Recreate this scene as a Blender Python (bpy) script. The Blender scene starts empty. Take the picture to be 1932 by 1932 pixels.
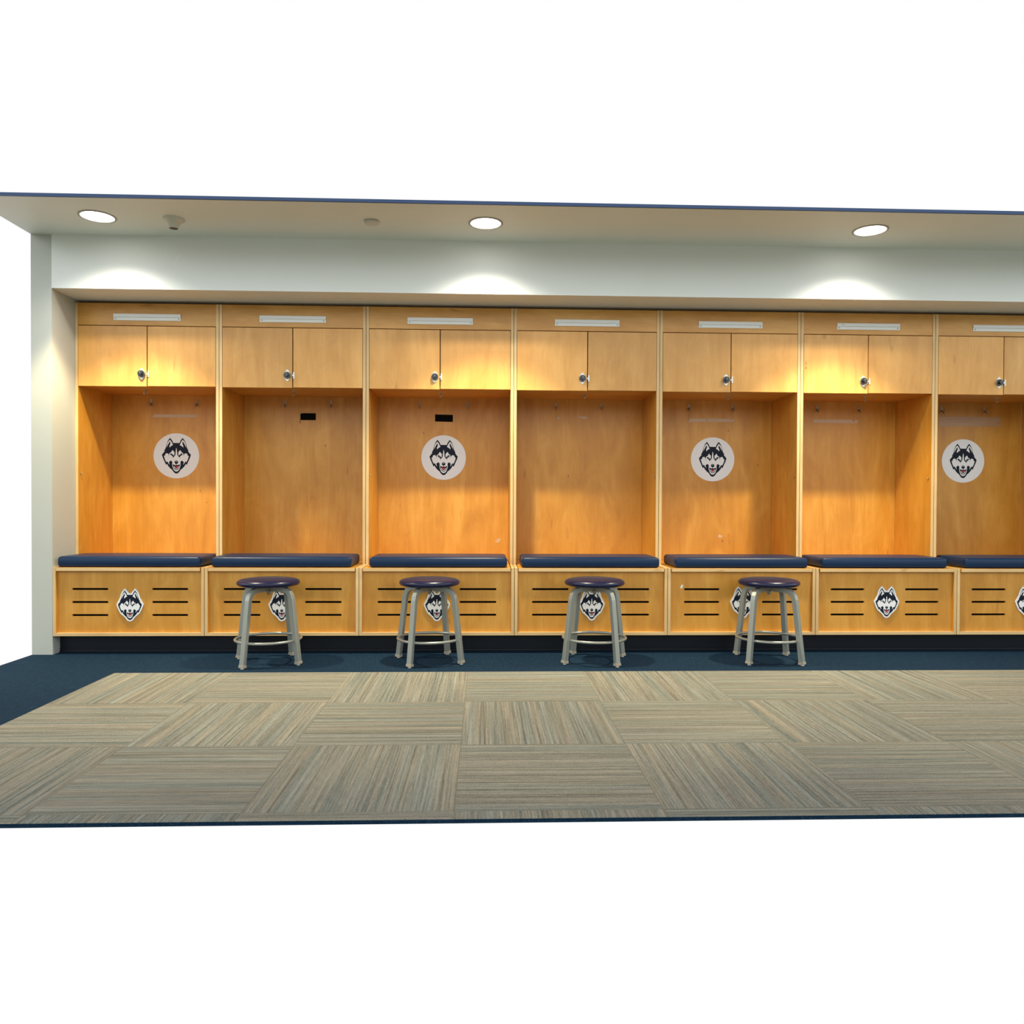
import bpy, bmesh, math, random
from mathutils import Vector, Matrix
from mathutils.geometry import tessellate_polygon
random.seed(7)
sc = bpy.context.scene
COL = sc.collection

# ------------------------------------------------------------------ materials
def mat(name, color, rough=.5, metal=0., coat=0., spec=.5, coat_rough=.1):
    m = bpy.data.materials.new(name); m.use_nodes = True
    b = m.node_tree.nodes['Principled BSDF']
    b.inputs['Base Color'].default_value = (*color, 1)
    b.inputs['Roughness'].default_value = rough
    b.inputs['Metallic'].default_value = metal
    b.inputs['Coat Weight'].default_value = coat
    b.inputs['Coat Roughness'].default_value = coat_rough
    b.inputs['Specular IOR Level'].default_value = spec
    return m

class NT:
    def __init__(s, m): s.t = m.node_tree; s.n = s.t.nodes; s.b = s.n['Principled BSDF']
    def new(s, typ, **k):
        x = s.n.new(typ)
        for a, v in k.items(): setattr(x, a, v)
        return x
    def link(s, a, b): s.t.links.new(a, b)
    def val(s, sock, v):
        if hasattr(v, 'is_output'): s.link(v, sock)
        else: sock.default_value = v
    def math(s, op, a, b=0., c=None):
        x = s.new('ShaderNodeMath', operation=op); s.val(x.inputs[0], a); s.val(x.inputs[1], b)
        if c is not None: s.val(x.inputs[2], c)
        return x.outputs[0]
    def noise(s, vec, scale, detail=3, rough=.5, dist=0.):
        x = s.new('ShaderNodeTexNoise'); s.link(vec, x.inputs['Vector'])
        x.inputs['Scale'].default_value = scale; x.inputs['Detail'].default_value = detail
        x.inputs['Roughness'].default_value = rough; x.inputs['Distortion'].default_value = dist
        return x.outputs['Fac']
    def scale(s, vec, v):
        x = s.new('ShaderNodeMapping'); s.link(vec, x.inputs['Vector']); x.inputs['Scale'].default_value = v
        return x.outputs[0]
    def ramp(s, fac, stops):
        x = s.new('ShaderNodeValToRGB'); s.link(fac, x.inputs[0]); e = x.color_ramp.elements
        while len(e) < len(stops): e.new(.5)
        for q, (p, c) in zip(e, stops): q.position = p; q.color = (*c, 1)
        return x.outputs[0]
    def mix(s, fac, a, b, mode='MIX'):
        x = s.new('ShaderNodeMix', data_type='RGBA', blend_type=mode)
        s.val(x.inputs[0], fac)
        for k, v in ((6, a), (7, b)):
            if hasattr(v, 'is_output'): s.link(v, x.inputs[k])
            else: x.inputs[k].default_value = (*v, 1)
        return x.outputs[2]
    def bump(s, h, strength, dist=.001):
        x = s.new('ShaderNodeBump'); x.inputs['Strength'].default_value = strength
        x.inputs['Distance'].default_value = dist; s.link(h, x.inputs['Height'])
        s.link(x.outputs[0], s.b.inputs['Normal'])

def jitter_coords(t):
    tc = t.new('ShaderNodeTexCoord'); oi = t.new('ShaderNodeObjectInfo')
    off = t.math('MULTIPLY', oi.outputs['Random'], 37.)
    v = t.new('ShaderNodeVectorMath', operation='ADD'); t.link(tc.outputs['Object'], v.inputs[0])
    c = t.new('ShaderNodeCombineXYZ')
    for i in range(3): t.link(off, c.inputs[i])
    t.link(c.outputs[0], v.inputs[1])
    return v.outputs[0], oi.outputs['Random']

def wood(name, dark, mid, light, axis='z', rough=.38, strength=1., var=.12):
    m = mat(name, mid, rough, coat=.1, coat_rough=.25); t = NT(m)
    vec, rnd = jitter_coords(t)
    g = {'z': (1, 1, .13), 'x': (.13, 1, 1), 'y': (1, .13, 1)}[axis]
    n1 = t.noise(t.scale(vec, g), 9, 5, .55, 1.1)        # flowing figure
    n2 = t.noise(t.scale(vec, tuple(1 if a == 1 else .06 for a in g)), 95, 3, .6)   # fine grain
    n3 = t.noise(t.scale(vec, tuple(1 if a == 1 else .45 for a in g)), 6.5, 4, .6, .8)                        # broad patches
    n4 = t.noise(t.scale(vec, tuple(1 if a == 1 else .25 for a in g)), 16, 2, .5, .3)
    s = t.math('ADD', t.math('MULTIPLY', n1, .40), t.math('MULTIPLY', n2, .15))
    s = t.math('ADD', s, t.math('MULTIPLY', n3, .45))
    c = t.ramp(s, [(.34, dark), (.5, mid), (.66, light)])
    # sparse darker mineral flecks
    fl = t.ramp(n4, [(.70, (1, 1, 1)), (.78, (.72, .6, .45))])
    c = t.mix(.8, c, fl, 'MULTIPLY')
    hv = t.new('ShaderNodeHueSaturation'); t.link(c, hv.inputs['Color'])
    t.link(t.math('ADD', 1 - var / 2, t.math('MULTIPLY', rnd, var)), hv.inputs['Value'])
    t.link(hv.outputs[0], t.b.inputs['Base Color'])
    t.bump(n2, .08 * strength)
    return m

MW = wood('maple veneer upright', (.49, .205, .018), (.60, .275, .034), (.71, .365, .066), 'z')
MD = wood('maple door veneer', (.58, .270, .052), (.69, .345, .082), (.79, .435, .125), 'z', var=.2)
MH = wood('maple veneer level', (.50, .215, .030), (.60, .29, .052), (.70, .38, .09), 'x')
ME = wood('maple plywood edge', (.62, .40, .165), (.69, .47, .215), (.76, .55, .28), 'z', rough=.45, var=.05)
MEX = wood('maple plywood edge level', (.62, .40, .165), (.69, .47, .215), (.76, .55, .28), 'x', rough=.45, var=.05)
BLACK = mat('black interior shade', (.004, .004, .004), .9, spec=.1)  # black standing in for the shade inside the bench cabinets
VINYL = mat('navy vinyl', (.002, .020, .066), .38, spec=.28)
t = NT(VINYL); vec, _ = jitter_coords(t); t.bump(t.noise(vec, 420, 2, .5), .10, .0006)
SEATV = mat('dark navy vinyl', (.007, .010, .045), .29, spec=.4)
t = NT(SEATV); vec, _ = jitter_coords(t); t.bump(t.noise(vec, 300, 2, .5), .05, .0005)
SILVER = mat('silver hammered enamel', (.29, .31, .285), .36, metal=.35)
t = NT(SILVER); vec, _ = jitter_coords(t); t.bump(t.noise(vec, 260, 2, .5), .12, .0005)
TUBE = mat('silver round tube enamel', (.34, .35, .32), .30, metal=.5)
CAPM = mat('worn foot cap', (.36, .32, .25), .6)
CHROME = mat('chrome', (.75, .75, .74), .18, metal=1)
STEEL = mat('lock plate steel', (.62, .62, .58), .33, metal=.7)
ALU = mat('brushed aluminium', (.54, .545, .51), .38, metal=.45)
t = NT(ALU); vec, _ = jitter_coords(t); t.bump(t.noise(t.scale(vec, (.05, 1, 1)), 400, 2, .5), .1, .0004)
BRASS = mat('aged hook metal', (.42, .36, .26), .35, metal=.7)
DIAL = mat('black dial', (.008, .009, .011), .25, coat=.5)
TICK = mat('dial ticks', (.55, .57, .58), .5)
SCREW = mat('screw head', (.20, .18, .15), .4, metal=.6)
WHITE = mat('sticker white', (.80, .81, .83), .45)
NAVY = mat('emblem navy', (.004, .008, .022), .5, spec=.2)
RED = mat('emblem red', (.75, .006, .015), .45)
GREY = mat('emblem grey', (.22, .30, .38), .45)
KNOT = mat('maple knot', (.30, .10, .015), .5)
TAPEB = mat('black cloth tape', (.002, .002, .002), .8, spec=.1)
TAPEC = mat('pale tape residue', (.60, .42, .27), .35)
TAPEW = mat('white tape scrap', (.86, .87, .84), .3)
RUBBER = mat('navy rubber base', (.003, .005, .010), .4, spec=.3)
PLASTIC = mat('cream plastic', (.66, .65, .56), .45)
RINGM = mat('lamp trim', (.40, .39, .34), .45)

def paint(name, col, bumps=.06):
    m = mat(name, col, .55); t = NT(m); vec, _ = jitter_coords(t)
    t.bump(t.noise(vec, 180, 2, .5), bumps, .0008)
    t.link(t.mix(1., col, t.ramp(t.noise(vec, 1.4, 2), [(.3, (.96, .96, .95)), (.7, (1, 1, 1))]), 'MULTIPLY'), t.b.inputs['Base Color'])
    return m
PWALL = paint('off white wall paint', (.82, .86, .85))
PSIDE = paint('side wall paint darkened for lamplight', (.50, .52, .48))  # darker than the other walls to tone down the lamplight on it
PCEIL = paint('ceiling paint', (.78, .83, .77))
PSOFF = paint('soffit paint', (.66, .60, .52))
PBLUE = paint('navy painted edge', (.03, .075, .20))

def carpet_blue():
    m = mat('navy loop carpet', (.02, .05, .1), .95, spec=.1); t = NT(m)
    tc = t.new('ShaderNodeTexCoord'); v = tc.outputs['Object']
    a = t.noise(v, 260, 2, .6); b = t.noise(v, 40, 3, .6); w = t.noise(t.scale(v, (1, .08, 1)), 170, 1)
    s = t.math('ADD', t.math('MULTIPLY', a, .5), t.math('MULTIPLY', b, .2)); s = t.math('ADD', s, t.math('MULTIPLY', w, .3))
    t.link(t.ramp(s, [(.33, (.003, .015, .034)), (.52, (.007, .026, .055)), (.68, (.018, .047, .085))]), t.b.inputs['Base Color'])
    t.bump(a, .5, .003)
    return m

TS, TX, TY = .624, .598, -.764        # carpet tile size and the corner of the tiled field
def carpet_tiles():
    m = mat('striped grey carpet tiles', (.3, .28, .2), .95, spec=.1); t = NT(m)
    tc = t.new('ShaderNodeTexCoord'); sx = t.new('ShaderNodeSeparateXYZ'); t.link(tc.outputs['Object'], sx.inputs[0])
    X = t.math('DIVIDE', t.math('SUBTRACT', sx.outputs[0], TX), TS)
    Y = t.math('DIVIDE', t.math('SUBTRACT', TY, sx.outputs[1]), TS)
    ix = t.math('FLOOR', X); iy = t.math('FLOOR', Y)
    par = t.math('MODULO', t.math('ADD', ix, iy), 2.)      # 0: stripes run towards the wall, 1: along it
    cell = t.math('ADD', t.math('MULTIPLY', ix, 7.31), t.math('MULTIPLY', iy, 13.77))
    def field(along, across):
        outs = []
        for sc_, al, d in ((60, .006, 1), (150, .012, 2), (22, .02, 1), (420, .6, 2), (190, .12, 2)):
            c = t.new('ShaderNodeCombineXYZ')
            t.link(across, c.inputs[0]); t.link(t.math('MULTIPLY', along, al), c.inputs[1]); t.link(cell, c.inputs[2])
            outs.append(t.noise(c.outputs[0], sc_, d, .6))
        return outs
    A = field(sx.outputs[1], sx.outputs[0]); B = field(sx.outputs[0], sx.outputs[1])
    o = []
    for a, b in zip(A, B):
        mx = t.new('ShaderNodeMix', data_type='FLOAT'); t.link(par, mx.inputs[0]); t.link(a, mx.inputs[2]); t.link(b, mx.inputs[3])
        o.append(mx.outputs[0])
    s = t.math('ADD', t.math('MULTIPLY', o[0], .20), t.math('MULTIPLY', o[1], .36))
    s = t.math('ADD', s, t.math('MULTIPLY', o[3], .30)); s = t.math('ADD', s, t.math('MULTIPLY', o[4], .14))
    c = t.ramp(s, [(.36, (.090, .092, .080)), (.45, (.185, .185, .158)), (.54, (.275, .268, .224)), (.66, (.42, .40, .335))])
    tint = t.ramp(o[2], [(.38, (.90, .99, 1.05)), (.5, (1, 1, 1)), (.64, (1.04, .98, .93))])
    c = t.mix(.7, c, tint, 'MULTIPLY')
    # darker hair line where tiles meet
    fx = t.math('ABSOLUTE', t.math('SUBTRACT', t.math('FRACT', X), .5)); fy = t.math('ABSOLUTE', t.math('SUBTRACT', t.math('FRACT', Y), .5))
    e = t.math('GREATER_THAN', t.math('MAXIMUM', fx, fy), .4965)
    c = t.mix(t.math('MULTIPLY', e, .45), c, (.16, .15, .115))
    t.link(c, t.b.inputs['Base Color']); t.bump(o[3], .5, .003)
    return m
CBLUE, CTILE = carpet_blue(), carpet_tiles()

LENS = mat('lamp lens', (1, 1, 1), .4)
LENS.node_tree.nodes['Principled BSDF'].inputs['Emission Color'].default_value = (1, .97, .92, 1)
LENS.node_tree.nodes['Principled BSDF'].inputs['Emission Strength'].default_value = 9

# ------------------------------------------------------------------ mesh helpers
def add_box(bm, x0, x1, y0, y1, z0, z1, mi=0, front=None, bevel=0):
    vs = [bm.verts.new(p) for p in ((x0,y0,z0),(x1,y0,z0),(x1,y1,z0),(x0,y1,z0),(x0,y0,z1),(x1,y0,z1),(x1,y1,z1),(x0,y1,z1))]
    fs = []
    for q, nm in (((0,3,2,1),'b'),((4,5,6,7),'t'),((0,1,5,4),'f'),((1,2,6,5),'r'),((2,3,7,6),'k'),((3,0,4,7),'l')):
        f = bm.faces.new([vs[i] for i in q]); f.material_index = front if (front is not None and nm == 'f') else mi; fs.append(f)
    if bevel:
        es = {e for f in fs for e in f.edges}
        bmesh.ops.bevel(bm, geom=list(es), offset=bevel, segments=2, affect='EDGES', profile=.6)

def add_cyl(bm, p0, p1, r0, r1=None, n=20, mi=0, caps=True):
    p0, p1 = Vector(p0), Vector(p1); r1 = r0 if r1 is None else r1
    d = (p1 - p0).normalized(); a = d.orthogonal().normalized(); b = d.cross(a)
    R0 = [bm.verts.new(p0 + r0 * (math.cos(q) * a + math.sin(q) * b)) for q in (2*math.pi*i/n for i in range(n))]
    R1 = [bm.verts.new(p1 + r1 * (math.cos(q) * a + math.sin(q) * b)) for q in (2*math.pi*i/n for i in range(n))]
    for i in range(n):
        f = bm.faces.new([R0[i], R0[(i+1)%n], R1[(i+1)%n], R1[i]]); f.material_index = mi; f.smooth = True
    if caps:
        f = bm.faces.new(R0[::-1]); f.material_index = mi; f = bm.faces.new(R1); f.material_index = mi

def add_lathe(bm, prof, c=(0,0,0), n=48, mi=0, smooth=True):
    rings = []
    for r, z in prof:
        if r < 1e-6: rings.append([bm.verts.new((c[0], c[1], c[2]+z))])
        else: rings.append([bm.verts.new((c[0]+r*math.cos(2*math.pi*i/n), c[1]+r*math.sin(2*math.pi*i/n), c[2]+z)) for i in range(n)])
    for A, B in zip(rings, rings[1:]):
        for i in range(n):
            j = (i+1) % n
            if len(A) == 1 and len(B) == 1: continue
            if len(A) == 1: q = [A[0], B[j], B[i]]
            elif len(B) == 1: q = [A[i], A[j], B[0]]
            else: q = [A[i], A[j], B[j], B[i]]
            f = bm.faces.new(q); f.smooth = smooth; f.material_index = mi

def add_sweep(bm, pts, half, side, mi=0, caps=True, round_n=0):
    """sweep a square (or round) section along pts; side = constant vector normal to the path plane"""
    side = Vector(side).normalized(); pts = [Vector(p) for p in pts]; rings = []
    for i, p in enumerate(pts):
        a = pts[max(i-1, 0)]; b = pts[min(i+1, len(pts)-1)]; t = (b-a).normalized(); n = side.cross(t).normalized()
        if round_n: r = [bm.verts.new(p + half*(math.cos(q)*side + math.sin(q)*n)) for q in (2*math.pi*k/round_n for k in range(round_n))]
        else:
            c = half*.14; h = half
            r = [bm.verts.new(p + u*side + v*n) for u, v in ((h,h-c),(h-c,h),(-h+c,h),(-h,h-c),(-h,-h+c),(-h+c,-h),(h-c,-h),(h,-h+c))]
        rings.append(r)
    m = len(rings[0])
    for A, B in zip(rings, rings[1:]):
        for i in range(m):
            f = bm.faces.new([A[i], A[(i+1)%m], B[(i+1)%m], B[i]]); f.material_index = mi; f.smooth = bool(round_n)
    if caps: bm.faces.new(rings[0][::-1]).material_index = mi; bm.faces.new(rings[-1]).material_index = mi

def add_torus(bm, c, R, r, n=56, m=12, mi=0):
    rings = []
    for i in range(n):
        a = 2*math.pi*i/n
        rings.append([bm.verts.new((c[0]+(R+r*math.cos(b))*math.cos(a), c[1]+(R+r*math.cos(b))*math.sin(a), c[2]+r*math.sin(b))) for b in (2*math.pi*k/m for k in range(m))])
    for i in range(n):
        A, B = rings[i], rings[(i+1)%n]
        for k in range(m):
            f = bm.faces.new([A[k], B[k], B[(k+1)%m], A[(k+1)%m]]); f.smooth = True; f.material_index = mi

def add_poly(bm, pts, y, mi, depth=0.):
    """flat polygon in the x-z plane facing -y, optionally with thickness towards +y"""
    v3 = [Vector((p[0], y, p[1])) for p in pts]
    vs = [bm.verts.new(v) for v in v3]
    for tri in tessellate_polygon([[Vector((p[0], p[1], 0)) for p in pts]]):
        a, b, c = tri; A, B, Cc = pts[a], pts[b], pts[c]
        cr = (B[0]-A[0])*(Cc[1]-A[1]) - (B[1]-A[1])*(Cc[0]-A[0])
        f = bm.faces.new([vs[a], vs[b], vs[c]] if cr > 0 else [vs[a], vs[c], vs[b]]); f.material_index = mi
    if depth:
        ws = [bm.verts.new(v + Vector((0, depth, 0))) for v in v3]; n = len(vs)
        ar = sum(pts[i][0]*pts[(i+1)%n][1] - pts[(i+1)%n][0]*pts[i][1] for i in range(n))
        for i in range(n):
            j = (i+1) % n
            q = [vs[i], ws[i], ws[j], vs[j]]
            f = bm.faces.new(q if ar > 0 else q[::-1]); f.material_index = mi

def obj(name, bm, mats, parent=None, loc=None, smooth_angle=None, label=None):
    me = bpy.data.meshes.new(name); bm.normal_update(); bm.to_mesh(me); bm.free()
    for m in (mats if isinstance(mats, (list, tuple)) else [mats]): me.materials.append(m)
    o = bpy.data.objects.new(name, me); COL.objects.link(o)
    if parent: o.parent = parent
    if loc: o.location = loc
    if label: o['label'] = label
    return o
def BX(name, dims, m, parent=None, bevel=.0, front=None, mats=None, label=None):
    bm = bmesh.new(); add_box(bm, *dims, front=front, bevel=bevel)
    return obj(name, bm, mats or m, parent, label=label)
def thing(name, label, cat, loc, rotz=0, group=None):
    o = bpy.data.objects.new(name, None); COL.objects.link(o); o.empty_display_size = .1
    o.location = loc; o.rotation_euler = (0, 0, rotz); o['label'] = label; o['category'] = cat
    if group: o['group'] = group
    return o
def tag(o, label, cat, group=None):
    o['label'] = label; o['category'] = cat
    if group: o['group'] = group
    return o
def struct(o, label=None):
    o['kind'] = 'structure'
    if label: o['label'] = label
    return o
def panel_with_slots(name, x0, x1, z0, z1, y0, thick, slots, m, parent):
    """board with real rounded slots cut through: filled 2D curve turned into a mesh"""
    cu = bpy.data.curves.new(name, 'CURVE'); cu.dimensions = '2D'; cu.fill_mode = 'BOTH'; cu.extrude = thick/2
    def poly(pts):
        s = cu.splines.new('POLY'); s.points.add(len(pts)-1); s.use_cyclic_u = True
        for p, q in zip(s.points, pts): p.co = (q[0], q[1], 0, 1)
    poly([(x0, z0), (x1, z0), (x1, z1), (x0, z1)])
    for a, b, zc, h in slots:
        r = h/2; pts = []
        for k in range(7): q = -math.pi/2 + math.pi*k/6; pts.append((b-r+r*math.cos(q), zc+r*math.sin(q)))
        for k in range(7): q = math.pi/2 + math.pi*k/6; pts.append((a+r+r*math.cos(q), zc+r*math.sin(q)))
        poly(pts)
    tmp = bpy.data.objects.new('tmp', cu); COL.objects.link(tmp)
    dg = bpy.context.evaluated_depsgraph_get(); me = bpy.data.meshes.new_from_object(tmp.evaluated_get(dg))
    bpy.data.objects.remove(tmp); bpy.data.curves.remove(cu)
    me.transform(Matrix.Rotation(math.pi/2, 4, 'X')); me.transform(Matrix.Translation((0, y0+thick/2, 0)))
    me.materials.clear(); me.materials.append(m); me.name = name
    o = bpy.data.objects.new(name, me); COL.objects.link(o); o.parent = parent
    return o

# ------------------------------------------------------------------ dog-head emblem art (half outlines, mirrored; unit 1 = head half height)
def sym(half):
    a = [(-x, y) for x, y in half]; b = [(x, y) for x, y in reversed(half) if abs(x) > 1e-6]
    return a + b
def N(pts): return [(x/545., (960-y)/545.) for x, y in pts]
HEAD = N([(0,575),(95,575),(125,500),(188,418),(250,500),(285,590),(312,690),(325,740),(362,800),(352,828),(435,935),(405,1030),(360,1130),(308,1248),(285,1208),(235,1290),(180,1350),(125,1392),(95,1440),(50,1490),(0,1508)])
EAR = N([(188,475),(140,550),(100,638),(150,662),(208,715),(206,655),(178,590),(192,520),(238,600),(298,715),(275,600),(240,525)])
FACE = N([(0,720),(14,770),(28,935),(48,965),(103,1030),(108,985),(170,940),(190,905),(170,885),(150,905),(110,930),(82,955),(60,940),(58,850),(90,822),(112,790),(140,818),(152,852),(205,885),(215,930),(208,990),(232,920),(255,893),(305,890),(338,925),(330,948),(372,968),(345,1070),(300,1160),(278,1130),(205,1240),(222,1150),(160,1105),(120,1150),(128,1200),(118,1290),(85,1385),(45,1430),(0,1443)])
JAW = N([(0,1238),(50,1246),(112,1215),(150,1130),(120,1180),(95,1300),(60,1370),(0,1398)])
CHEEK = N([(150,1130),(205,1215),(150,1310),(128,1360),(118,1290),(140,1215)])
LIP = N([(78,1285),(62,1335),(0,1378),(0,1352),(42,1325),(58,1280)])
TONG = N([(0,1290),(24,1270),(42,1272),(30,1302),(0,1326)])
EYE = N([(180,905),(140,890),(95,930),(70,985),(98,965),(150,935)])
IRIS = N([(148,908),(118,912),(108,938),(130,940)])
def ell(cx, cy, rx, ry, n=20): return [((cx+rx*math.cos(2*math.pi*i/n))/545., (960-cy-ry*math.sin(2*math.pi*i/n))/545.) for i in range(n)]
def head_art(bm, s, cx, cz, y, mats_idx=(0, 1, 2, 3)):
    W, Nv, R, G = mats_idx
    def P(pts, k, mi): add_poly(bm, [(cx+s*a, cz+s*b) for a, b in pts], y - .00025*k, mi)
    P(sym(HEAD), 0, Nv)
    P(sym(FACE), 1, W)
    for sg in (-1, 1):
        P([(sg*a, b) for a, b in EAR], 1, W); P([(sg*a, b) for a, b in EYE], 2, Nv); P([(sg*a, b) for a, b in IRIS], 3, G)
        P([(sg*a, b) for a, b in CHEEK], 2, Nv)
    P(sym(JAW), 2, Nv); P(ell(0, 1160, 56, 52), 2, Nv); P(ell(0, 1140, 34, 12), 3, G)
    P([(-.012, -.44), (.012, -.44), (.012, -.53), (-.012, -.53)], 2, Nv)
    P(sym(LIP) if False else [(-a, b) for a, b in LIP[:3]] + [(a, b) for a, b in reversed(LIP[:3])][1:] + [(a, b) for a, b in LIP[4:][::-1]] + [(0, LIP[3][1])] + [(-a, b) for a, b in LIP[4:]], 3, W)
    P(sym(TONG), 4, R)
def grow(pts, d):
    n = len(pts); out = []
    ar = sum(pts[i][0]*pts[(i+1)%n][1] - pts[(i+1)%n][0]*pts[i][1] for i in range(n)); sg = 1 if ar > 0 else -1
    for i in range(n):
        p0, p, p1 = Vector(pts[i-1]), Vector(pts[i]), Vector(pts[(i+1)%n])
        e0, e1 = (p-p0).normalized(), (p1-p).normalized()
        n0, n1 = Vector((e0.y, -e0.x))*sg, Vector((e1.y, -e1.x))*sg
        b = (n0+n1); L = max(b.length, .3); b.normalize(); out.append(tuple(p + b*min(d*2/L, 1.5*d)))
    return out
OUTLINE = sym(N([(0,575),(70,575),(125,490),(188,418),(250,500),(285,590),(318,720),(362,800),(435,935),(405,1030),(360,1130),(305,1235),(235,1290),(125,1392),(70,1480),(0,1508)]))

# ------------------------------------------------------------------ room
D = [0, .8879, 1.8043, 2.7397, 3.6753, 4.5918, 5.4791, 6.3900]
XE, YB, ZB, ZC, YC = 6.41, -.256, 2.168, 2.483, -.839
BK = .441
ZT, ZBENCH, ZBOT = 2.149, .519, .110
o = struct(BX('floor', (-.12, XE, -2.69, .60, -.012, 0), CBLUE), 'navy blue carpet around the grey tiles')
o = struct(BX('floor', (TX, XE, -2.69, TY, 0, .002), CTILE), 'grey striped carpet tiles laid in a checkerboard of directions')
struct(BX('wall_back', (-.12, XE, .48, .60, 0, ZC), PWALL))
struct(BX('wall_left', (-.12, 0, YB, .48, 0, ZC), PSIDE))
# ceiling slab with round openings is not needed: lamps have shallow housings on it
struct(BX('ceiling', (-.12, XE, YC+.012, YB, ZC, ZC+.015), PCEIL))
struct(BX('trim_1', (-.12, XE, YC, YC+.012, ZC-.001, ZC+.015), PBLUE), 'navy painted edge of the lowered ceiling')
# bulkhead above the lockers: front face in wall paint, underside a little warmer
bm = bmesh.new(); add_box(bm, 0, XE, YB, .48, ZB, ZC+.015); o = struct(obj('wall_bulkhead', bm, [PWALL]), 'white painted bulkhead above the lockers')
# recessed navy rubber base under the benches
bm = bmesh.new(); add_box(bm, .002, XE, -.178, .42, 0, .108)
add_box(bm, .002, XE, -.186, -.178, 0, .012, bevel=.002); add_box(bm, .002, XE, -.182, -.178, .018, .024)
struct(obj('baseboard_back', bm, RUBBER), 'dark navy rubber toe base under the bench cabinets')

# ------------------------------------------------------------------ lockers
T = .0175
LK = [
 dict(label='maple locker beside the white side wall, round dog-head sticker low on its back', hooks=(.283, .590), top=.357),
 dict(label='maple locker without a sticker, small black tape patch on its back', hooks=(1.186, 1.500), top=1.313),
 dict(label='maple locker with both a black tape patch and a round dog-head sticker', hooks=(2.107, 2.436), top=2.266),
 dict(label='maple locker without a sticker, only small pale tape scraps on its back', hooks=(3.051, 3.370), top=3.212),
 dict(label='maple locker with a round dog-head sticker below two pale tape strips', hooks=(3.982, 4.293), top=4.170),
 dict(label='maple locker without a sticker, one long pale tape strip on its back', hooks=(4.893, 5.193), top=5.097),
 dict(label='maple locker farthest right, cut off by the photo edge', hooks=(5.790, 6.100), top=6.000)]
KNOTS = {(0,'back_panel'): [(.610,.985,.0025,.008),(.655,.905,.004,.003)], (2,'back_panel'): [(2.134,1.392,.004,.006),(2.493,.795,.0025,.0025)],
         (4,'back_panel'): [(4.476,1.165+.02,.004,.008),(4.265,1.425,.004,.006),(4.229,.650,.006,.007)],
         (5,'door'): [(4.627,1.792,.0035,.009),(4.627,1.822,.002,.014)], (3,'back_panel'): [(3.14,1.10,.003,.012),(3.24,.905,.002,.002)],
         (1,'back_panel'): [(1.46,1.30,.0035,.009)]}
def knots(k, name, o, y):
    for X, Z, rx, rz in KNOTS.get((k, name), []):
        bm = bmesh.new(); bm.from_mesh(o.data)
        add_poly(bm, [(X-D[k]+rx*math.cos(2*math.pi*i/16), Z-ZBENCH+rz*math.sin(2*math.pi*i/16)) for i in range(16)], y, len(o.data.materials) if KNOT.name not in o.data.materials else list(o.data.materials).index(KNOT))
        if KNOT.name not in o.data.materials: o.data.materials.append(KNOT)
        bm.to_mesh(o.data); bm.free()
def hook_mesh(flip=False):
    bm = bmesh.new()
    add_box(bm, -.008, .008, -.0025, 0, -.024, .024, bevel=.001)
    pts = [(0, -.002 - .030*math.sin(math.pi*k/10*.55), -.010 - .022*k/10) for k in range(8)]
    pts = [(0, -.003, -.006), (0, -.012, -.016), (0, -.022, -.024), (0, -.032, -.026), (0, -.038, -.020), (0, -.040, -.010)]
    add_sweep(bm, pts, .0042, (1, 0, 0), round_n=10)
    add_lathe(bm, [(0, -.006), (.006, -.003), (.007, 0), (.006, .003), (0, .006)], (0, -.040, -.007), 14)
    add_cyl(bm, (0, -.002, .014), (0, -.0045, .014), .0035, n=10)
    return bm
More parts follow.
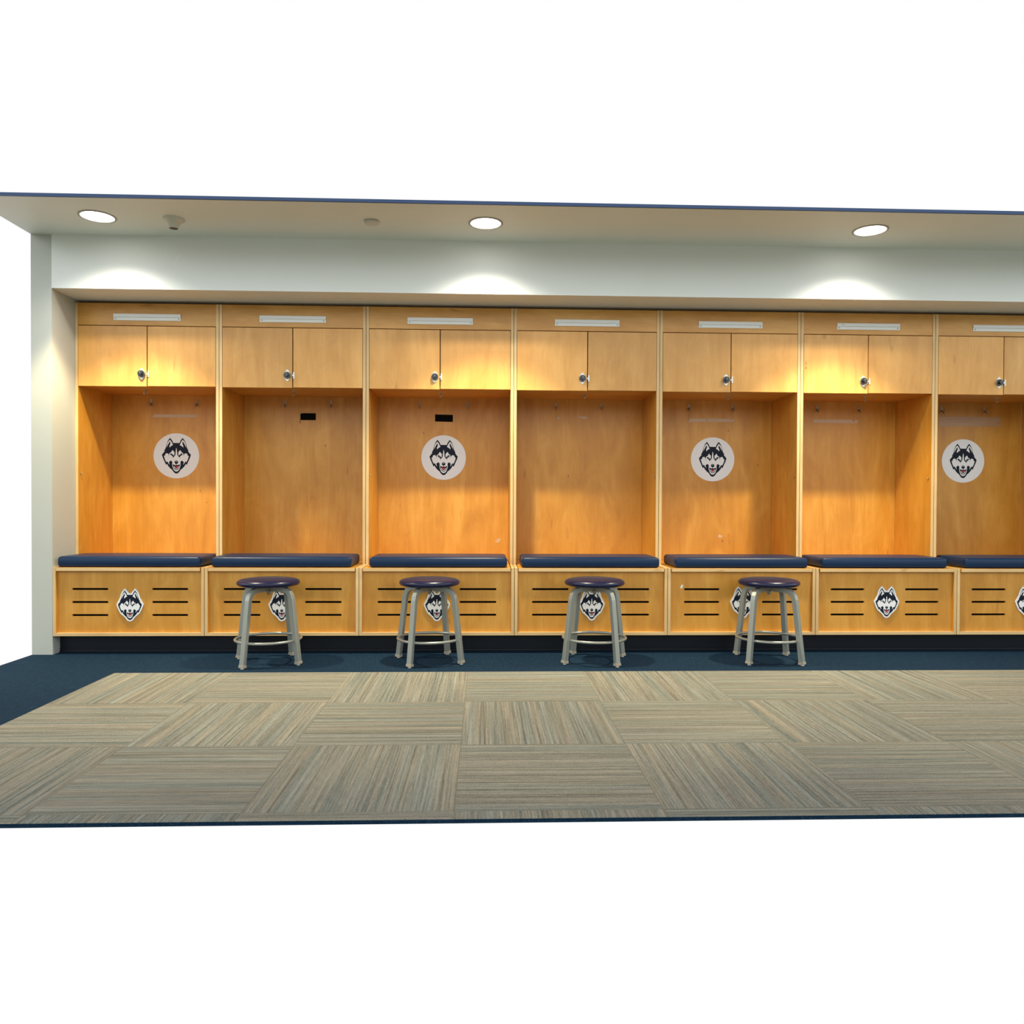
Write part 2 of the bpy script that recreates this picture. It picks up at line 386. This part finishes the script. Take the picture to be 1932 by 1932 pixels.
for k, L in enumerate(LK):
    x0, w = D[k], D[k+1]-D[k]
    R = thing('locker', L['label'], 'locker', (x0, 0, ZBENCH), 0, 'open maple lockers in a row along the wall')
    H = ZT-ZBENCH
    ed = [MW, ME]
    BX('side_panel', (.0015, .0015+T, 0, BK, 0, H), MW, R, front=1, mats=ed)
    BX('side_panel', (w-.0015-T, w-.0015, 0, BK, 0, H), MW, R, front=1, mats=ed)
    a, b = .0195, w-.0195
    bp = BX('back_panel', (a, b, BK, BK+.012, 0, H), MW, R); knots(k, 'back_panel', bp, BK-.0002)
    BX('header_panel', (a, b, .003, .021, 2.012-ZBENCH, H), MH, R)
    BX('top_panel', (a, b, .021, BK, H-.018, H), MW, R)
    BX('cupboard_floor', (a, b, .020, BK, 1.634-ZBENCH, 1.652-ZBENCH), MH, R)
    # doors
    mid = w/2 + (.004 if k in (3, 4) else 0)
    dz0, dz1 = 1.632-ZBENCH, 2.0065-ZBENCH
    d1 = BX('door', (a+.002, mid-.003, -.001, .017, dz0-.001, dz1), MD, R, front=0, mats=[MD], bevel=.0008)
    d2 = BX('door', (mid+.003, b-.002, -.001, .017, dz0+.002, dz1), MD, R, bevel=.0008)
    knots(k, 'door', d1, -.0012)
    # lock on the left door
    lx, lz = mid-.033, 1.709-ZBENCH
    bm = bmesh.new(); out = []
    for i in range(40):
        q = 2*math.pi*i/40; c_, s_ = math.cos(q), math.sin(q)
        out.append((lx+.021*c_*(1-.35*s_*s_), lz+.0365*s_*(abs(s_)**.15)))
    add_poly(bm, out, -.0045, 0, .0035)
    add_cyl(bm, (lx, -.0045, lz), (lx, -.010, lz), .0230, .0222, 32)
    obj('lock_plate', bm, STEEL, d1, label='steel mounting plate of the combination lock')
    bm = bmesh.new()
    add_cyl(bm, (lx, -.010, lz), (lx, -.018, lz), .0218, .0205, 36)
    add_cyl(bm, (lx, -.017, lz), (lx, -.030, lz), .0125, .0105, 18)
    for i in range(18):
        q = 2*math.pi*i/18; r = .0155
        add_cyl(bm, (lx+r*math.cos(q), -.0168, lz+r*math.sin(q)), (lx+(r+.003)*math.cos(q), -.0174, lz+(r+.003)*math.sin(q)), .0006, n=5, mi=1)
    add_box(bm, lx-.0008, lx+.0008, -.0305, -.0298, lz+.002, lz+.010, mi=1)
    obj('lock_dial', bm, [DIAL, TICK], d1, label='black combination dial with white ticks')
    bm = bmesh.new(); add_box(bm, mid+.003, mid+.0125, -.005, -.001, lz-.021, lz+.021, bevel=.0008); add_box(bm, mid-.003, mid+.004, -.004, -.001, lz-.005, lz+.005)
    obj('strike_plate', bm, STEEL, d2)
    # name holder
    c = w/2; bm = bmesh.new(); zt = 2.0845-ZBENCH; wd = .207
    add_box(bm, c-wd, c+wd, .0005, .003, zt-.042, zt, bevel=.0005)
    add_box(bm, c-wd, c+wd, -.003, .0005, zt-.0205, zt-.001, bevel=.0008)
    add_box(bm, c-wd, c+wd, -.0016, .0005, zt-.0235, zt-.0195)
    for s in (-1, 1): add_cyl(bm, (c+s*(wd-.014), .0006, zt-.031), (c+s*(wd-.014), -.0018, zt-.031), .0033, n=12, mi=1)
    if k == 5: add_cyl(bm, (c-wd+.04, .0006, zt-.010), (c-wd+.04, -.0045, zt-.010), .003, n=12, mi=1)
    obj('name_holder', bm, [ALU, SCREW], R, label='brushed aluminium name holder without a name')
    # hooks on the back and one under the cupboard
    hm = None
    for hx in L['hooks']:
        obj('coat_hook', hook_mesh(), BRASS, R, loc=(hx-x0, BK, 1.587-ZBENCH))
    bm = bmesh.new(); add_box(bm, -.010, .010, -.016, .016, -.0025, 0); add_sweep(bm, [(0, 0, -.002), (0, 0, -.016), (0, -.004, -.026), (0, -.014, -.030), (0, -.022, -.024)], .0042, (1, 0, 0), round_n=10)
    add_cyl(bm, (.009, .008, -.002), (.009, .008, -.020), .003, n=8)
    obj('ceiling_hook', bm, STEEL, R, loc=(L['top']-x0, .17, 1.634-ZBENCH))
    # little shelf pin on a side panel
    if k in (0, 2, 3, 4, 5):
        bm = bmesh.new(); sx = w-.0195 if k > 2 else .0195; sg = -1 if k > 2 else 1
        add_cyl(bm, (sx, .028, 1.085-ZBENCH), (sx+sg*.010, .028, 1.085-ZBENCH), .004, n=10); obj('shelf_pin', bm, BRASS, R)
    R['unit'] = k; L['R'] = R
    del R['unit']

def sticker(k, X, Z=1.224, r=.154):
    R = LK[k]['R']; bm = bmesh.new(); x, z = X-D[k], Z-ZBENCH
    add_poly(bm, [(x+r*math.cos(2*math.pi*i/72), z+r*math.sin(2*math.pi*i/72)) for i in range(72)], BK-.0008, 0, .0006)
    head_art(bm, r*545/685., x, z+.001, BK-.0011)
    obj('emblem_sticker', bm, [WHITE, NAVY, RED, GREY], R, label='round white sticker with a navy and white dog head')
sticker(0, .450); sticker(2, 2.273); sticker(4, 4.155); sticker(6, 5.951)
def tape(k, pts, m, label):
    bm = bmesh.new(); add_poly(bm, [(a-D[k], b-ZBENCH) for a, b in pts], BK-.0006, 0, .0005)
    obj('tape_strip', bm, m, LK[k]['R'], label=label)
B_ = 'black cloth tape patch'; P_ = 'pale torn tape residue'
tape(1, [(1.290,1.4755),(1.395,1.4755),(1.395,1.523),(1.310,1.523),(1.290,1.5195)], TAPEB, B_)
tape(1, [(1.286,1.452),(1.2895,1.452),(1.2905,1.48),(1.288,1.48)], TAPEB, 'loose black thread of tape')
tape(2, [(2.213,1.473),(2.336,1.471),(2.336,1.520),(2.213,1.522)], TAPEB, B_)
tape(0, [(.288,1.486),(.575,1.486),(.590,1.496),(.590,1.507),(.30,1.507)], TAPEC, P_)
tape(3, [(3.062,1.494),(3.074,1.494),(3.078,1.503),(3.074,1.512),(3.062,1.512)], TAPEC, P_)
tape(3, [(3.192,1.516),(3.268,1.516),(3.268,1.498),(3.258,1.501),(3.245,1.497),(3.225,1.507),(3.207,1.509)], TAPEC, P_)
tape(3, [(3.3705,1.494),(3.3735,1.494),(3.3735,1.514),(3.3705,1.514)], TAPEC, P_)
tape(4, [(3.978,1.484),(4.112,1.486),(4.112,1.509),(3.995,1.509)], TAPEC, P_)
tape(4, [(4.121,1.487),(4.290,1.487),(4.305,1.494),(4.308,1.509),(4.290,1.509),(4.280,1.499),(4.270,1.509),(4.121,1.510)], TAPEC, P_)
tape(5, [(4.868,1.487),(5.186,1.485),(5.188,1.508),(5.166,1.508),(5.166,1.496),(5.152,1.496),(5.144,1.509),(4.868,1.511)], TAPEC, P_)
tape(6, [(5.775,1.470),(6.22,1.470),(6.22,1.537),(5.775,1.537)], wood('faint sleeve residue', (.40, .24, .13), (.46, .28, .15), (.52, .33, .18), 'x'), 'faint grey sleeve mark')
tape(2, [(2.63,.640),(2.655,.634),(2.672,.660),(2.652,.668)], TAPEC, P_)
tape(4, [(4.195,.68),(4.212,.672),(4.232,.683),(4.205,.70)], TAPEC, P_)

# ------------------------------------------------------------------ bench cabinets and cushions
BL = ['slotted maple bench cabinet against the left wall, its dog-head plaque fully clear',
      'slotted maple bench cabinet behind the leftmost stool, plaque half hidden by its leg',
      'slotted maple bench cabinet behind the second stool from the left',
      'slotted maple bench cabinet whose plaque shows framed between the third stool\'s legs',
      'slotted maple bench cabinet behind the rightmost stool, plaque left of the seat',
      'slotted maple bench cabinet right of the last stool, its plaque unobstructed',
      'slotted maple bench cabinet at the right edge, only its left post in the photo']
CL = ['navy vinyl bench cushion touching the white wall on the far left',
      'navy vinyl bench cushion above the leftmost stool',
      'navy vinyl bench cushion below the locker with tape patch and sticker',
      'navy vinyl bench cushion above the third stool from the left',
      'navy vinyl bench cushion above the rightmost stool',
      'navy vinyl bench cushion, last complete one on the right',
      'navy vinyl bench cushion cut off by the right edge of the photo']
CX = [(.022, .855), (.925, 1.752), (1.866, 2.693), (2.788, 3.626), (3.730, 4.548), (4.640, 5.425), (5.545, 6.330)]
PZ = [.292, .292, .292, .295, .307, .309, .307]
PXC = [.445, 1.342, 2.271, 3.213, 4.147, 5.044, 5.94]
for k in range(7):
    x0, w = D[k], D[k+1]-D[k]; q = ZBOT
    R = thing('bench_cabinet', BL[k], 'bench', (x0, 0, ZBOT), 0, 'maple bench cabinets in a row under the lockers')
    zt, yf = ZBENCH-q, -.256
    ed = [MW, ME]
    for s0 in (.0015, w-.0015-T):
        bm = bmesh.new(); add_box(bm, s0, s0+T, yf, BK, 0, zt, front=1)
        for f in bm.faces:
            if f.normal.z > .5 or f.calc_center_median().z > zt-1e-4: f.material_index = 1
        obj('side_panel', bm, ed, R)
    a, b = .0195, w-.0195
    BX('bottom_panel', (a, b, yf, BK, 0, .018), MEX, R)
    BX('back_board', (a, b, BK-.012, BK, .018, zt-.02), BLACK, R)  # coloured black so the cabinet inside stays dark
    BX('shade_sheet', (a, b, -.215, -.211, .018, zt-.022), BLACK, R)  # black sheet added behind the slots to paint in their shade
    lid = BX('lid', (a+.004, b-.004, -.263, BK, zt-.0215, zt-.001), MW, R, front=1, mats=[MW, MEX], bevel=.0008)
    s = w/.914; sl = []
    for zc in (.388, .310, .232):
        for u0, u1 in ((.106, .325), (.589, .808)): sl.append((u0*s, u1*s, zc-q, .0125))
    fp = panel_with_slots('front_panel', a, b, .018, zt-.022, -.236, .014, sl, MW, R)
    bm = bmesh.new(); S = .088; px, pz = PXC[k]-x0, PZ[k]-q
    add_poly(bm, [(px+S*u, pz+S*v) for u, v in grow(OUTLINE, .10)], -.2425, 0, .0055)
    head_art(bm, S, px, pz, -.2429)
    obj('emblem_plaque', bm, [WHITE, NAVY, RED, GREY], fp, label='white-rimmed cut-out plaque of a navy and white dog head')
    if k == 4:
        bm = bmesh.new(); add_poly(bm, [(3.755-x0, .398-q), (3.768-x0, .392-q), (3.772-x0, .402-q), (3.777-x0, .412-q), (3.766-x0, .417-q), (3.762-x0, .407-q)], -.2364, 0, .0003)
        obj('sticker_residue', bm, TAPEW, fp, label='small scuffed rest of a clear sticker')
    # cushion: rounded box with a slightly crowned top and a seam round the sides
    c0, c1 = CX[k]; cw = c1-c0
    bm = bmesh.new(); nx, ny, nz = 26, 12, 4
    y0, y1, h = -.243, .085, .064
    add_box(bm, 0, cw, y0, y1, 0, h)
    bmesh.ops.bevel(bm, geom=list(bm.edges), offset=.016, segments=5, affect='EDGES', profile=.5)
    bmesh.ops.subdivide_edges(bm, edges=[e for e in bm.edges if e.calc_length() > .2], cuts=9, use_grid_fill=True)
    for v in bm.verts:
        u = (v.co.x/cw*2-1); t_ = ((v.co.y-y0)/(y1-y0)*2-1)
        if v.co.z > h/2: v.co.z += .004*(1-u**4)*(1-t_**4)*(v.co.z/h) + .0012*math.sin(v.co.x*31+k)*(1-abs(t_))
        v.co.y += -.004*(1-u**6)*(1 if t_ < -.8 else 0)*math.sin(math.pi*min(max(v.co.z/h, 0), 1))
        if abs(u) > .9: v.co.x += .004*(1 if u > 0 else -1)*math.sin(math.pi*min(max(v.co.z/h, 0), 1))
    for f in bm.faces: f.smooth = True
    cu = obj('bench_cushion', bm, VINYL, loc=(c0, 0, ZBENCH-.001+.0002))
    tag(cu, CL[k], 'cushion', 'navy vinyl cushions on the benches')

# ------------------------------------------------------------------ stools
def make_stool(loc, rot, label, seat_tilt=0.):
    R = thing('stool', label, 'stool', loc, rot, 'silver stools with round navy seats')
    zs = .436
    bm = bmesh.new()
    add_lathe(bm, [(0, -.002), (.10, -.002), (.150, .000), (.166, .006), (.1725, .014), (.1735, .020), (.170, .028), (.158, .036), (.13, .0415), (.08, .0445), (.03, .0455), (0, .0458)], (0, 0, zs), 72)
    obj('seat', bm, SEATV, R)
    bm = bmesh.new(); add_cyl(bm, (0, 0, zs-.012), (0, 0, zs-.001), .060, n=28); add_cyl(bm, (0, 0, zs-.050), (0, 0, zs-.010), .009, n=12)
    add_cyl(bm, (0, 0, zs-.040), (0, 0, zs-.028), .014, n=6)
    obj('seat_mount', bm, SILVER, R)
    for q in range(4):
        a = math.radians(45+90*q); d = Vector((math.cos(a), math.sin(a), 0)); sd = Vector((-math.sin(a), math.cos(a), 0))
        P = lambda r, z: d*r + Vector((0, 0, z))
        pts = [P(.209, .012), P(.166, .345)]
        c = [(.163, .366), (.157, .385), (.147, .401), (.133, .412), (.117, .4175), (.10, .419), (.03, .419)]
        pts += [P(r, z) for r, z in c]
        bm = bmesh.new(); add_sweep(bm, pts, .0142, sd)
        leg = obj('leg', bm, SILVER, R)
        for s_ in leg.data.polygons: s_.use_smooth = False
        bm = bmesh.new(); ax = (P(.209, .012)-P(.166, .345)).normalized()
        add_sweep(bm, [P(.2075, .022), P(.2098, .008)], .0165, sd)
        obj('foot_cap', bm, CAPM, leg, label='worn foot cap')
        bm = bmesh.new(); add_cyl(bm, P(.2095, .009), P(.2095, .004), .008, n=14); add_cyl(bm, P(.2095, .0045), P(.2095, 0), .0135, .0125, 20)
        obj('glide', bm, CHROME, leg, label='round chrome glide')
    bm = bmesh.new(); add_torus(bm, (0, 0, .135), .1800, .0080)
    obj('foot_ring', bm, TUBE, R)
    return R
for (x, y, a, lb) in ((1.330, -.485, 20.5, 'silver stool with round navy seat, leftmost of the four, before the second bench'),
                      (2.243, -.471, 18., 'silver stool with round navy seat before the third bench, second from the left'),
                      (3.196, -.471, -15.5, 'silver stool with round navy seat before the fourth bench, plaque framed between its legs'),
                      (4.218, -.474, -5., 'silver stool with round navy seat, rightmost of the four, before the fifth bench')):
    make_stool((x, y, 0), math.radians(a), lb)

# ------------------------------------------------------------------ ceiling fittings
for i, (x, y, lb) in enumerate(((.416, -.560, 'bright round downlight in the ceiling, leftmost of three'),
                                (2.557, -.562, 'bright round downlight in the ceiling, middle one of three'),
                                (4.759, -.555, 'bright round downlight in the ceiling, rightmost of three'))):
    R = thing('downlight', lb, 'ceiling light', (x, y, ZC), 0, 'round downlights over the lockers')
    bm = bmesh.new(); add_lathe(bm, [(.084, -.0005), (.0845, -.004), (.090, -.006), (.097, -.003), (.098, 0)], (0, 0, 0), 64); obj('trim_ring', bm, RINGM, R)
    bm = bmesh.new(); add_lathe(bm, [(.0845, -.001), (.06, -.0035), (0, -.0045)], (0, 0, 0), 64); obj('lens', bm, LENS, R, label='glowing white lens')
    for nm, half, bl, pw, rad in (('lamp_beam', 44, .42, 245, .05), ('lamp_spill', 65, .7, 50, .05)):
        l = bpy.data.lights.new(nm, 'SPOT'); l.energy = pw; l.spot_size = math.radians(2*half); l.spot_blend = bl
        l.shadow_soft_size = rad; l.color = (1, .84, .52) if nm == 'lamp_beam' else (1, .93, .80)
        lo = bpy.data.objects.new(nm, l); COL.objects.link(lo); lo.parent = R; lo.location = (0, 0, -.012)
R = thing('smoke_detector', 'small cream cone-shaped detector hanging from the ceiling near the left light', 'detector', (.824, -.543, ZC))
bm = bmesh.new(); add_lathe(bm, [(.057, 0), (.057, -.006), (.050, -.012), (.036, -.022), (.029, -.036), (.026, -.050), (.023, -.053)], (0, 0, 0), 48); obj('body', bm, PLASTIC, R)
bm = bmesh.new(); add_lathe(bm, [(.023, -.050), (.020, -.044), (0, -.044)], (0, 0, 0), 32); obj('sensor_opening', bm, mat('grey plastic', (.25, .24, .19), .6), R)
bm = bmesh.new(); add_lathe(bm, [(.030, 0), (.030, -.006), (.041, -.007), (.041, -.011), (0, -.012)], (0, 0, 0), 40)
o = obj('sprinkler_cover', bm, PLASTIC, loc=(1.920, -.560, ZC)); tag(o, 'flat round cream sprinkler cover plate on the ceiling', 'sprinkler cover')
bm = bmesh.new()
add_poly(bm, [(0, 0), (.020, .040), (.036, .036), (.024, .004)], -.0008, 0, .0007)
add_poly(bm, [(-.006, -.018), (.010, -.022), (.014, -.006), (.0, -.004)], -.0008, 0, .0007)
o = obj('tape_scrap', bm, TAPEW, loc=(.716, YB, 2.337)); tag(o, 'small torn scrap of white tape on the bulkhead', 'tape')

# ------------------------------------------------------------------ daylight / rest of the room, as surroundings
W = bpy.data.worlds.new('surroundings'); sc.world = W; W.use_nodes = True
n = W.node_tree.nodes; l = W.node_tree.links; bg = n['Background']
tc = n.new('ShaderNodeTexCoord'); sp = n.new('ShaderNodeSeparateXYZ'); l.new(tc.outputs['Generated'], sp.inputs[0])
rz = n.new('ShaderNodeValToRGB'); mp = n.new('ShaderNodeMapRange'); mp.inputs[1].default_value = -1; mp.inputs[2].default_value = 1
l.new(sp.outputs[2], mp.inputs[0]); l.new(mp.outputs[0], rz.inputs[0])
e = rz.color_ramp.elements
BACK = [(0, (.22, .22, .18)), (.46, (.36, .37, .31)), (.53, (.45, .47, .45)), (.585, (2.1, 2.25, 2.3)), (.70, (2.35, 2.45, 2.4)), (.80, (.6, .6, .6)), (1, (.2, .2, .2))]
while len(e) < len(BACK): e.new(.5)
for q, (p, c) in zip(e, BACK): q.position = p; q.color = (*c, 1)
m2 = n.new('ShaderNodeMapRange'); m2.interpolation_type = 'SMOOTHSTEP'; m2.inputs[1].default_value = .05; m2.inputs[2].default_value = .45
l.new(sp.outputs[1], m2.inputs[0])
mx = n.new('ShaderNodeMix'); mx.data_type = 'RGBA'; l.new(m2.outputs[0], mx.inputs[0]); l.new(rz.outputs[0], mx.inputs[6]); mx.inputs[7].default_value = (1, 1, 1, 1)
l.new(mx.outputs[2], bg.inputs[0]); bg.inputs[1].default_value = 1.0

# ------------------------------------------------------------------ camera
cam = bpy.data.cameras.new('camera'); co = bpy.data.objects.new('camera', cam); COL.objects.link(co); sc.camera = co
cam.sensor_fit = 'HORIZONTAL'; cam.sensor_width = 36; cam.lens = 1450.61/1932*36; cam.clip_start = .05
yaw, pitch, roll = .0363, -.0123, .0045
F = Vector((math.sin(yaw)*math.cos(pitch), math.cos(yaw)*math.cos(pitch), math.sin(pitch))); r = Vector((math.cos(yaw), -math.sin(yaw), 0)); u = r.cross(F)
r2 = math.cos(roll)*r + math.sin(roll)*u; u2 = -math.sin(roll)*r + math.cos(roll)*u
M = Matrix((r2, u2, -F)).transposed().to_4x4(); M.translation = Vector((2.5544, -4.902, .9148)); co.matrix_world = M

vs = sc.view_settings; vs.view_transform = 'Standard'; vs.look = 'None'; vs.exposure = 0; vs.gamma = 1; vs.use_curve_mapping = False
